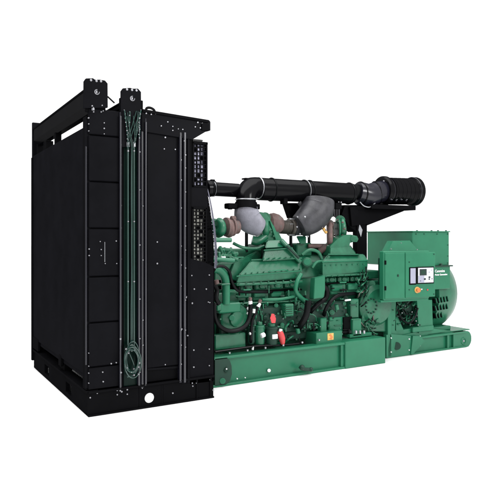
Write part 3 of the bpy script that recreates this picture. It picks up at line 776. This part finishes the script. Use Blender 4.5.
# turbo 2 between
k = MB(); volute(k, P(265, 226, .95), .11, .075, (1, -.55, 0), 'green_cast', 1.0)
k.pprism([(256.5, 213), (260, 212), (266, 213), (269, 217), (272, 223), (279, 233), (283, 241), (268, 245), (261, 238), (264, 231), (262, 224)], .88, .16, 'green_cast', .03)
k.pprism([(258, 214), (261, 213), (272, 230), (268, 231)], .85, .05, 'green_cast', .012); k.pprism([(270, 221), (274, 226), (280, 240), (276, 240)], .85, .05, 'green_paint', .012)
for u in range(6): k.cyl(P(261 + u * 2.6, 216 + u * 4, .86), P(261 + u * 2.6, 216 + u * 4, .84), .014, 'green_cast', 8)
k.tube([P(252, 240, .95), P(258, 241, .92), P(265, 236, .92)], .06, 'green_cast', 14)
t2 = k.build('turbocharger', G)
k = MB(); k.lathe(P(268, 224, 1.0), (1, -.2, 0), [(0, .10), (.03, .14), (.08, .15), (.15, .13), (.2, .09)], 'rust', 24); volute(k, P(273, 223, 1.0), .08, .06, (1, -.2, 0), 'rust')
k.build('turbine_housing', t2)
k = MB(); 
pts = [P(276 + i * .8, 226.5 + .05 * i, 1.0) for i in range(18)]
k.tube(pts, .095, 'bellows', 22, smooth=False, rib=.14)
k.cyl(P(289.5, 227, 1.0), P(292, 227, 1.0), .125, 'bellows', 24); k.cyl(P(292.5, 227, 1.0), P(294.5, 227, 1.0), .125, 'grey_dark', 24); k.cyl(P(294, 227, 1.0), P(305, 227, 1.0), .115, 'grey_dark', 24)
for x, y in ((291.5, 219), (291.5, 235), (292, 224)): k.cyl(P(x - 2, y, .92), P(x + 3, y, .92), .008, 'steel', 6)
k.build('exhaust_bellows', G)
# turbo 3 on the right
k = MB(); volute(k, P(341, 228, .92), .125, .07, (1, -.5, 0), 'green_cast', .4); k.cyl(P(336, 230, .92), P(344, 229, .88), .11, 'green_dark', 24)
k.ring(P(338, 229, .90), (1, -.5, 0), .14, .014, 'green_paint', 30, 8)
for i in range(8):
    a = i * math.pi / 4; c = P(339, 229, .86) + Vector((.0, .13 * math.cos(a), .13 * math.sin(a))); k.cyl(c, c + Vector((-.03, -.01, 0)), .012, 'rust', 6)
t3 = k.build('turbocharger', G)
k = MB(); volute(k, P(330, 234, .86), .145, .055, (1, -.8, 0), 'rust', .3, 6.0); k.lathe(P(330, 234, .88), (1, -.8, 0), [(0, .13), (.03, .11), (.05, .06), (.06, 0)], 'bellows', 24)
k.tube([P(337, 240, .85), P(333, 246, .82), P(325, 248, .85), P(320, 251, .9)], .05, 'rust', 14)
k.tube([P(308, 246, .95), P(318, 246, .9), P(326, 246, .9)], .03, 'rust', 12)
k.build('turbine_housing', t3)
for x, m_, r in ((246.5, 'rubber', .022), (290.8, 'rubber', .022), (309, 'rubber', .02)):
    k = MB(); k.cyl(P(x, 231, 1.0), P(x, 252, 1.03), r, m_, 12); k.build('oil_drain_pipe', G)
k = MB()
k.hull([P(296, 236, .95), P(306, 236, .95), P(300, 244, .9), P(306, 244, .9), P(296, 236, 1.05), P(306, 236, 1.05), P(300, 244, 1.05), P(306, 244, 1.05)], 'green_cast', .01)
k.build('turbo_support', G)
# grey elbow one: down from the black elbow, curving right to the compressor
k = MB()
k.tube([P(246, 207, .9), P(246.5, 213, .9), P(249, 219.5, .88), P(254, 224, .86), P(259.5, 227.5, .86)], .16, 'grey_lagging', 26, radii=[.14, .163, .168, .15, .12])
k.ring(P(246, 207.5, .9), (0, 0, 1), .135, .016, 'grey_lagging', 30, 8)
k.build('grey_elbow', G)
# big dark elbow two
k = MB()
k.tube([P(318, 201, .9), P(317, 209, .88), P(312, 217, .86), P(305, 222.5, .86), P(299, 226, .88)], .22, 'grey_dark', 28, radii=[.225, .235, .22, .19, .155])
k.ball(P(305, 217, .64), .014, 'steel', n=10)
for x, y in ((297.5, 217), (297, 227), (300, 234), (308, 236.5), (322, 227), (326, 230)): k.ball(P(x, y, .72), .013, 'bolt_zinc', n=8)
k.cyl(P(323, 228, .78), P(326.5, 233, .78), .022, 'yellow', 10)
k.build('exhaust_elbow', G)

# ================================================================== AIR INTAKE
Yp = 1.0
k = MB()
k.cyl(P(205, 188.5, .9), P(238, 190.5, Yp), .088, 'black_pipe', 28)
for x in (211, 213.6): k.ring(P(x, 188.6, .91), (1, 0, 0), .093, .010, 'rubber', 28, 6)
k.cyl(P(206, 188.6, .9), P(210, 188.6, .9), .105, 'black_pipe', 24)
k.box(P(212, 183, .9) - Vector((.02, .02, 0)), P(213, 179.5, .9) + Vector((.02, .02, 0)), 'black_frame', .004)
k.ring(P(213, 189, .91), (1, 0, 0), .094, .004, 'steel', 28, 6, )
k.build('intake_pipe', G)
ip = bpy.data.objects['intake_pipe']
k = MB()
k.tube([P(246, 207, .9), P(246, 200, .9), P(246.8, 194, .92), P(250.5, 188.5, .96), P(258, 187.5, Yp), P(263, 188.2, Yp)], .15, 'black_pipe', 26, radii=[.128, .13, .135, .140, .135, .13])
k.ring(P(246, 199.5, .9), (0, 0, 1), .135, .010, 'steel', 30, 6); k.ring(P(258.5, 188, Yp), (1, 0, 0), .138, .008, 'steel', 30, 6)
k.box(P(228.5, 208.5, .86), P(255.5, 204.5, .98), 'black_frame', .01)
k.cyl(P(230, 209.5, .9), P(230, 203.8, .9), .03, 'black_frame', 12); k.cyl(P(254, 209.5, .9), P(254, 203.8, .9), .03, 'black_frame', 12)
k.cyl(P(246, 210, .88), P(246, 203, .9), .145, 'black_frame', 28)
for i in range(10):
    p_ = P(245 + i * 1.0 - 1, 179.0 + .05 * i, Yp); k.box(p_ - Vector((.008, .05, .006)), p_ + Vector((.008, .05, .012)), 'black_frame', .002)
k.build('intake_elbow', G)
k = MB()
a, b_ = P(259, 189, Yp), P(351, 193.6, Yp)
k.cyl(a, b_, .150, 'black_pipe', 36)
ax_ = (b_ - a).normalized()
for u in (.12, .46, .52, .97): k.ring(a + (b_ - a) * u, ax_, .153, .010, 'rubber', 36, 6)
k.ring(a + (b_ - a) * .47, ax_, .155, .004, 'steel', 36, 6, )
for x0, x1 in ((275, 282), (299, 312), (319, 331), (337, 341)):
    k.pbox(x0, 181.4 + (x0 - 260) * .02, x1, 184.4 + (x0 - 260) * .02, Yp - .02, .05, 'black_frame', .006)
k.pbox(284, 198, 288, 204, Yp - .1, .1, 'black_frame', .006); k.pbox(336, 203, 342, 209, Yp - .14, .1, 'black_frame', .006)
k.bolts([(338.5, 202), (341, 202.3)], Yp - .15, .011)
k.build('intake_manifold_pipe', G)
# neck, mitred elbow, filter canister
k = MB()
k.cyl(P(351, 191.5, Yp), P(359, 192, Yp), .11, 'rubber', 28)
k.tube([P(357, 192.5, Yp), P(362, 193.5, Yp - .01), P(369, 195, Yp - .03), P(376, 193, Yp - .02), P(385, 191, Yp)], .15, 'black_gloss', 28, radii=[.15, .165, .17, .165, .16])
k.ring(P(376, 193, Yp - .02), (1, -.3, .2), .170, .012, 'black_pipe', 32, 8)
k.ring(P(360, 193.5, Yp), (1, 0, 0), .165, .014, 'black_pipe', 32, 8)
k.tube([P(360, 202, Yp - .13), P(364, 206, Yp - .15), P(370, 207, Yp - .15), P(375, 203, Yp - .14)], .008, 'steel', 8)
k.build('filter_elbow', G)
k = MB()
a = P(381.5, 191, Yp); L = (P(418, 191.6, Yp) - a).length; dx = (P(418, 191.6, Yp) - a).normalized()
prof = [(0, .20), (.02, .225), (.06, .225), (.08, .20), (.12, .20)]
n_ = 6
for i in range(n_):
    h0 = .12 + (L - .26) * i / n_; h1 = .12 + (L - .26) * (i + .5) / n_
    prof += [(h0, .206), (h0 + .001, .203), (h1, .203), (h1 + .001, .206)]
prof += [(L - .14, .215), (L - .12, .225), (L - .07, .225), (L - .05, .20), (L - .01, .16), (L, .14), (L, 0)]
k.lathe(a, dx, prof, 'black_pipe', 40)
k.cyl(P(384, 180.5, Yp), P(384.2, 176.8, Yp), .03, 'black_frame', 12); k.bolts([(383.6, 181)], Yp - .12, .010)
for i, x in enumerate((391, 396, 401, 406)): k.ball(P(x, 199.5 + (i % 2), Yp - .19), .016, 'black_gloss', n=10); k.ball(P(x + 1, 199.6, Yp - .2), .006, 'bolt_zinc', n=8)
k.ring(a + dx * .075, dx, .208, .008, 'black_gloss', 36, 6); k.ring(a + dx * (L - .145), dx, .218, .008, 'black_gloss', 36, 6)
k.build('air_filter', G)
# black bracket carrying the filter
k = MB()
k.pbox(372, 205, 416, 209.5, Yp - .18, .36, 'black_frame', .006)
k.pprism([(360, 206), (400, 209), (404, 211), (367, 225.5), (367, 224), (352, 226), (350, 207)], Yp - .04, .06, 'black_frame', .006)
k.pprism([(345, 205), (362, 205), (366, 222), (357, 232), (349, 226), (342, 214)], Yp + .0, .2, 'black_frame', .01)
k.pbox(357, 206, 367.2, 262, Yp - .02, .10, 'black_frame', .006)
k.pprism([(359.5, 224), (362.5, 230), (361, 237), (358.6, 230)], Yp - .03, .01, 'steel', .002)
k.build('filter_bracket', G)
k = MB()
k.pprism([(286, 203), (299, 203), (309, 213), (298, 220), (291, 218)], Yp + .1, .1, 'black_frame', .006)
k.build('pipe_support', G); k = MB()
k.tube([P(299, 202, Yp - .02), P(305, 210, Yp - .05)], .035, 'grey_dark', 12, smooth=False)
k.build('support_strut', G); k = MB()
k.pbox(330, 203, 342, 216, Yp + .05, .1, 'black_frame', .01)
for i in range(4): k.pbox(332 + i * 2.2, 206, 333.2 + i * 2.2, 217, Yp + .02, .02, 'grey_dark', .003)
k.build('pipe_support', G)

# ================================================================== ALTERNATOR
Ya = .78
k = MB()
k.lathe((XX(388, .9), 1.27, .75), (1, 0, 0), [(0, .40), (.05, .42), (1.2, .42), (1.30, .40), (1.36, .38), (1.40, .30), (1.40, 0)], 'green_cast', 56)
alt = k.build('alternator_body', G)
# end bell (rounded, right), built nearer with slots
k = MB()
ec = P(435, 297, .75)
k.lathe((ec.x - .05, 1.27, ec.z + .03), (1, 0, 0), [(0, .56), (.02, .635), (.26, .64), (.38, .62), (.50, .57), (.60, .46), (.62, 0)], 'green_cast', 56)
k.build('end_bell', alt)
k = MB()
for row_, (ya, n__, xa_) in enumerate(((299, 5, 434.5), (306.5, 5, 434), (314, 3, 434.5))):
    for q in range(n__):
        x0 = xa_ + q * 2.9; y0 = ya - q * .5
        q_ = P(x0 + 1.4, y0 + 2, .64); dz_ = q_.z - ec.z - .03
        yv = 1.27 - math.sqrt(.64 ** 2 - dz_ ** 2) - .006
        sv = MB(); sv.pprism([(x0, y0), (x0 + 1.3, y0 - .5), (x0 + 2.6, y0 + 4.1), (x0 + 1.3, y0 + 4.6)], yv, .05, 'dark_inside', 0)
        sv.pprism([(x0 + 1.3, y0 - .8), (x0 + 1.9, y0 - .8), (x0 + 3.1, y0 + 4.1), (x0 + 2.5, y0 + 4.3)], yv - .014, .05, 'green_cast', .003)
        sv.build('vent_slot', alt)
k = MB()
k.pbox(449.5, 283.5, 453, 288, .74, .06, 'white', .01)
k.build('tag_plate', alt)
# terminal box: dark side faces left, front faces camera
k = MB()
Yt = .60
xk = XX(412.5, Yt); xr_ = XX(449.2, Yt); zt_ = ZZ(231.8, 430, Yt); zb_ = ZZ(266, 430, Yt)
k.box((xk, Yt, zb_), (xr_, Yt + .98, zt_), 'green_paint', .01)
k.box((xk - .01, Yt - .015, zt_ - .004), (xr_ + .01, Yt + 1.0, zt_ + .012), 'green_paint', .004)
tb = k.build('terminal_box', alt)
k = MB()
k.box((XX(433, Yt), Yt - .02, ZZ(289, 441, Yt)), (xr_ + .0, Yt + .5, zb_ - .01), 'green_paint', .008)
k.box((XX(432.5, Yt), Yt - .05, zb_ - .014), (xr_ + .03, Yt + .5, zb_ + .004), 'green_dark', .003)
k.cyl(P(441, 263.5, Yt - .03), P(441, 266, Yt - .03), .02, 'green_dark', 10)
k.build('lower_cover', alt)
MB().lone([(416, 234), (424, 234), (437, 234), (447.6, 234), (447.8, 245), (447.8, 256), (434, 262), (447.6, 263), (434.6, 286), (447.8, 286)], Yt - .002, alt, .009, 'green_dark', 'cover_screw')
for x in (417, 431.5, 438, 446):
    k = MB(); k.cyl(P(x, 231.6, Yt + .01), P(x, 230.2, Yt + .01), .014, 'green_dark', 8); k.build('cover_screw', alt)

# control box (slightly turned)
Yc = .36
k = MB()
cx0, cx1 = 383.6, 424.6
z1 = ZZ(251, 400, Yc); z0 = ZZ(299, 405, Yc)
xL, xR = XX(cx0, Yc), XX(cx1, Yc)
YAW = Matrix.Rotation(math.radians(-7), 3, 'Z'); PIV = Vector((xL, Yc, 1.5))
def cb(mb, a_, b2, m, bev=.006): mb.box(a_, b2, m, bev, rot=YAW, piv=PIV)
def cpx(px): return xL + (px - cx0) / (cx1 - cx0) * (xR - xL)
def cpz(py): return z1 + (py - 251) / 48 * (z0 - z1)
cb(k, (xL, Yc, z0), (xR, Yc + .10, z1), 'green_paint', .010)
cb(k, (xL - .03, Yc + .02, z0 - .03), (xR, Yc + .09, z0), 'green_paint', .004)
cb(k, (xL + .15, Yc + .10, z0 + .02), (xR - .12, Yc + .34, z1 - .1), 'green_dark', .01)
ctl = k.build('control_box', G)
k = MB()
cb(k, (cpx(384.5), Yc - .014, cpz(297.5)), (cpx(401.6), Yc + .01, cpz(252.5)), 'green_paint', .006)
c_ = Vector((cpx(395.5), Yc - .014, cpz(275)))
cb(k, c_ - Vector((.012, .012, .016)), c_ + Vector((.012, .01, .016)), 'green_dark', .004)
for yy in (262, 287): cb(k, (cpx(384.2), Yc - .022, cpz(yy + 2)), (cpx(385.2), Yc, cpz(yy - 2)), 'dark_inside', .001)
k.build('door', ctl)
k = MB()
cb(k, (cpx(402.4), Yc - .014, cpz(297.5)), (cpx(429.4), Yc + .01, cpz(252.5)), 'green_paint', .006)
for x, y in ((405.5, 262), (405.5, 289.5), (432 - 3, 274), (428, 254.5), (428, 295)):
    cc = Vector((cpx(x), Yc - .018, cpz(y))); cb(k, cc - Vector((.007, .006, .007)), cc + Vector((.007, .006, .007)), 'green_dark', .002)
k.build('instrument_door', ctl)
k = MB()
cb(k, (cpx(405.4), Yc - .022, cpz(284.6)), (cpx(411.6), Yc - .012, cpz(267.2)), 'dark_inside', .002)
cb(k, (cpx(411.4), Yc - .024, cpz(284.0)), (cpx(427.8), Yc - .012, cpz(267.0)), 'dark_inside', .002)
cb(k, (cpx(406.2), Yc - .027, cpz(283.2)), (cpx(410.8), Yc - .020, cpz(268.2)), 'panel_face', .001)
cb(k, (cpx(413.0), Yc - .030, cpz(282.9)), (cpx(427.0), Yc - .020, cpz(268.0)), 'panel_light', .001)
cb(k, (cpx(413.2), Yc - .032, cpz(282.7)), (cpx(418.5), Yc - .022, cpz(275.8)), 'panel_face', .001)
for x, y, r, m_ in ((418.9, 279.3, .9, 'screen'), (423.2, 277.6, .8, 'screen'), (423.0, 279.5, .6, 'screen'), (425.6, 279.3, .45, 'screen'), (415, 281, .4, 'screen'), (425.2, 270.5, .4, 'panel_face'), (423, 272.5, .5, 'panel_face')):
    cb(k, (cpx(x - r), Yc - .035, cpz(y + r)), (cpx(x + r), Yc - .02, cpz(y - r)), m_, .002)
k.build('display_unit', ctl)
k = MB()
cb(k, (cpx(414.2), Yc - .034, cpz(275.6)), (cpx(420.6), Yc - .028, cpz(269.2)), 'screen', .002)
cb(k, (cpx(415.4), Yc - .0355, cpz(274.4)), (cpx(419.4), Yc - .030, cpz(270.6)), 'green_dark', .0)
k.build('screen', ctl)
k = MB()
cc = YAW @ (Vector((cpx(412.6), Yc - .014, cpz(290))) - PIV) + PIV; nn = YAW @ Vector((0, -1, 0))
k.cyl(cc, cc + nn * .006, .045, 'yellow', 24); k.cyl(cc + nn * .006, cc + nn * .03, .02, 'red', 16); k.cyl(cc + nn * .028, cc + nn * .045, .033, 'orange', 24)
cc2 = YAW @ (Vector((cpx(416.6), Yc - .014, cpz(289.5))) - PIV) + PIV; k.cyl(cc2, cc2 + nn * .01, .010, 'white', 12)
cc2 = YAW @ (Vector((cpx(422), Yc - .014, cpz(290.3))) - PIV) + PIV; k.cyl(cc2, cc2 + nn * .01, .012, 'red', 12)
k.build('stop_button', ctl)
# hood behind the control box (light slanting gusset)
k = MB()
k.prism([P(388, 251, .55), P(393, 241, .60), P(410, 240.5, .60), P(418, 250.5, .55)], (0, .12, 0), 'green_paint', .006)
k.prism([P(413, 240, .66), P(420, 250, .66), P(410, 250, .66)], (0, .03, 0), 'green_paint', .003)
k.bolts([(391, 249), (417, 249.6), (401, 243)], .53, .009)
k.build('cable_hood', alt)

# text
def text(s_, size, loc, parent, name, bold=0.004):
    c = bpy.data.curves.new(name, 'FONT'); c.body = s_; c.size = size; c.extrude = .0015; c.offset = .0008
    o = bpy.data.objects.new('t', c); COL.objects.link(o)
    bpy.context.view_layer.update()
    dg = bpy.context.evaluated_depsgraph_get(); me = bpy.data.meshes.new_from_object(o.evaluated_get(dg))
    bpy.data.objects.remove(o)
    me.transform(Matrix.Rotation(math.radians(90), 4, 'X')); me.materials.clear(); me.materials.append(MATS['white'])
    q = bpy.data.objects.new(name, me); COL.objects.link(q); q.location = loc; q.parent = parent
    return q
text('Cummins', .056, P(434.9, 272.4, Yt - .024), alt, 'lettering')
text('Power Generation', .036, P(434.9, 275.6, Yt - .024), alt, 'lettering', .003)

# frame around alternator front, with cable loops
k = MB()
Yk = .56
k.pbox(388, 300, 391.5, 357, Yk, .10, 'green_paint', .006)
k.pprism([(391, 300), (396, 300), (395, 330), (399, 336), (416, 332), (416, 338), (391, 343)], Yk + .04, .05, 'green_paint', .005)
k.pprism([(417, 300), (432, 300), (433, 330), (419, 333)], Yk + .04, .1, 'green_paint', .008)
k.pprism([(396, 313), (404, 331), (396, 333)], Yk + .06, .03, 'green_paint', .004)
k.pbox(393, 300, 420, 332, Yk + .25, .05, 'green_dark', .01)
k.bolts([(420, 325), (424, 328), (408, 318), (393, 310), (393, 325)], Yk + .03, .009, 'green_dark')
k.build('alternator_frame', G)
for i in range(34):
    k = MB()
    x = rnd.uniform(394, 418); y = rnd.uniform(301, 322); x2, y2 = x + rnd.uniform(-8, 8), y + rnd.uniform(-4, 7)
    k.tube([P(x, y, .66), P((x + x2) / 2, (y + y2) / 2 + 3, .60), P(x2, y2, .68)], rnd.uniform(.006, .016), rnd.choice(['rubber', 'green_cast', 'green_dark', 'green_cast']), 8)
    k.build('cable', alt)
k = MB()
k.tube([P(398, 309, .58), P(401, 318, .57), P(408, 323, .57), P(414, 319, .57), P(418, 308, .58)], .011, 'rubber', 8)
for x, y in ((414, 317), (416, 321), (418, 325), (412, 312), (405, 306), (402, 313)): k.ball(P(x, y, .60), .010, 'bolt_zinc', n=8)
k.lathe(P(407, 306, .8), (0, -1, 0), [(0, .2), (.1, .2), (.12, .16), (.12, 0)], 'green_dark', 24)
k.build('cable_junction', alt)

# generator base
Yb = .57
k = MB()
k.pprism([(386.5, 335), (391, 334), (411, 336), (412, 354.4), (386.5, 358)], Yb - .01, .05, 'green_paint', .006)
k.pprism([(411, 354.3), (413, 336), (420, 336), (425, 341), (413, 354.3)], Yb - .03, .03, 'green_paint', .004)
xg0, xg1 = XX(411, Yb), XX(472, Yb)
zg = ZZ(334.5, 440, Yb)
k.box((XX(387, Yb), Yb + .05, .0), (xg1 - .14, Yb + .08, zg), 'green_paint', .004)
k.box((xg0, Yb, zg - .028), (xg1 - .12, Yb + .25, zg), 'green_paint', .004)
k.box((XX(387, Yb), Yb, 0), (xg1 - .12, Yb + .2, .025), 'green_paint', .004)
k.box((XX(448, Yb), Yb + .01, .02), (XX(449.5, Yb), Yb + .09, zg - .02), 'green_paint', .003)
k.box((XX(454, Yb), Yb + .01, .02), (XX(455, Yb), Yb + .09, zg - .02), 'green_paint', .003)
k.box((XX(387, Yb), 1.9, 0), (xg1, 1.98, zg), 'green_paint', .006)
k.box((xg1 - .12, Yb + .1, .03), (xg1 - .06, 1.95, zg - .03), 'green_paint', .006)
k.box((XX(387, Yb), Yb + .1, .05), (XX(395, Yb), 1.95, zg - .03), 'green_paint', .006)
gb = k.build('alternator_skid', G)
k = MB()
xe = XX(472.5, Yb); ze = zg
prof = []
r_ = ze / 2
cxx = xe - r_ * .85
pts = [Vector((XX(455, Yb), Yb + .02, 0.0)), Vector((cxx, Yb + .02, 0))] + [Vector((cxx + r_ * .85 * math.sin(a), Yb + .02, r_ - r_ * math.cos(a))) for a in [math.pi * i / 10 for i in range(1, 10)]] + [Vector((cxx, Yb + .02, ze)), Vector((XX(455, Yb), Yb + .02, ze))]
k.prism(pts, (0, .04, 0), 'green_paint', .004)
c_ = P(463.5, 341, Yb + .02); k.ring(c_, (0, 1, 0), .05, .012, 'green_paint', 20, 6); k.ball(c_, .018, 'bolt_zinc', n=8)
k.build('lifting_lug', gb)
k = MB()     # top deck plate reaching to the right
k.box((XX(430, Yb), Yb + .05, zg + .004), (xe + .0, 1.9, zg + .02), 'green_paint', .003)
k.box((XX(424, .7), .72, zg + .02), (XX(452, .7), 1.8, zg + .085), 'green_paint', .01)
k.pbox(413, 326.5, 434, 331.5, .575, .4, 'green_paint', .008)
k.pprism([(395, 331), (420, 327), (452, 331), (452, 333.6), (400, 338)], .62, .3, 'green_paint', .006)
k.build('deck_plate', gb)
k = MB()
k.cyl(P(397, 346, Yb - .01), P(397, 346, Yb - .03), .055, 'green_dark', 20)
k.build('drain_hole', gb)
MB().lone([(391, 338), (409, 339), (391, 352), (409, 350), (420, 345.5), (419, 337), (420, 336)], Yb - .015, gb, .010, 'white')
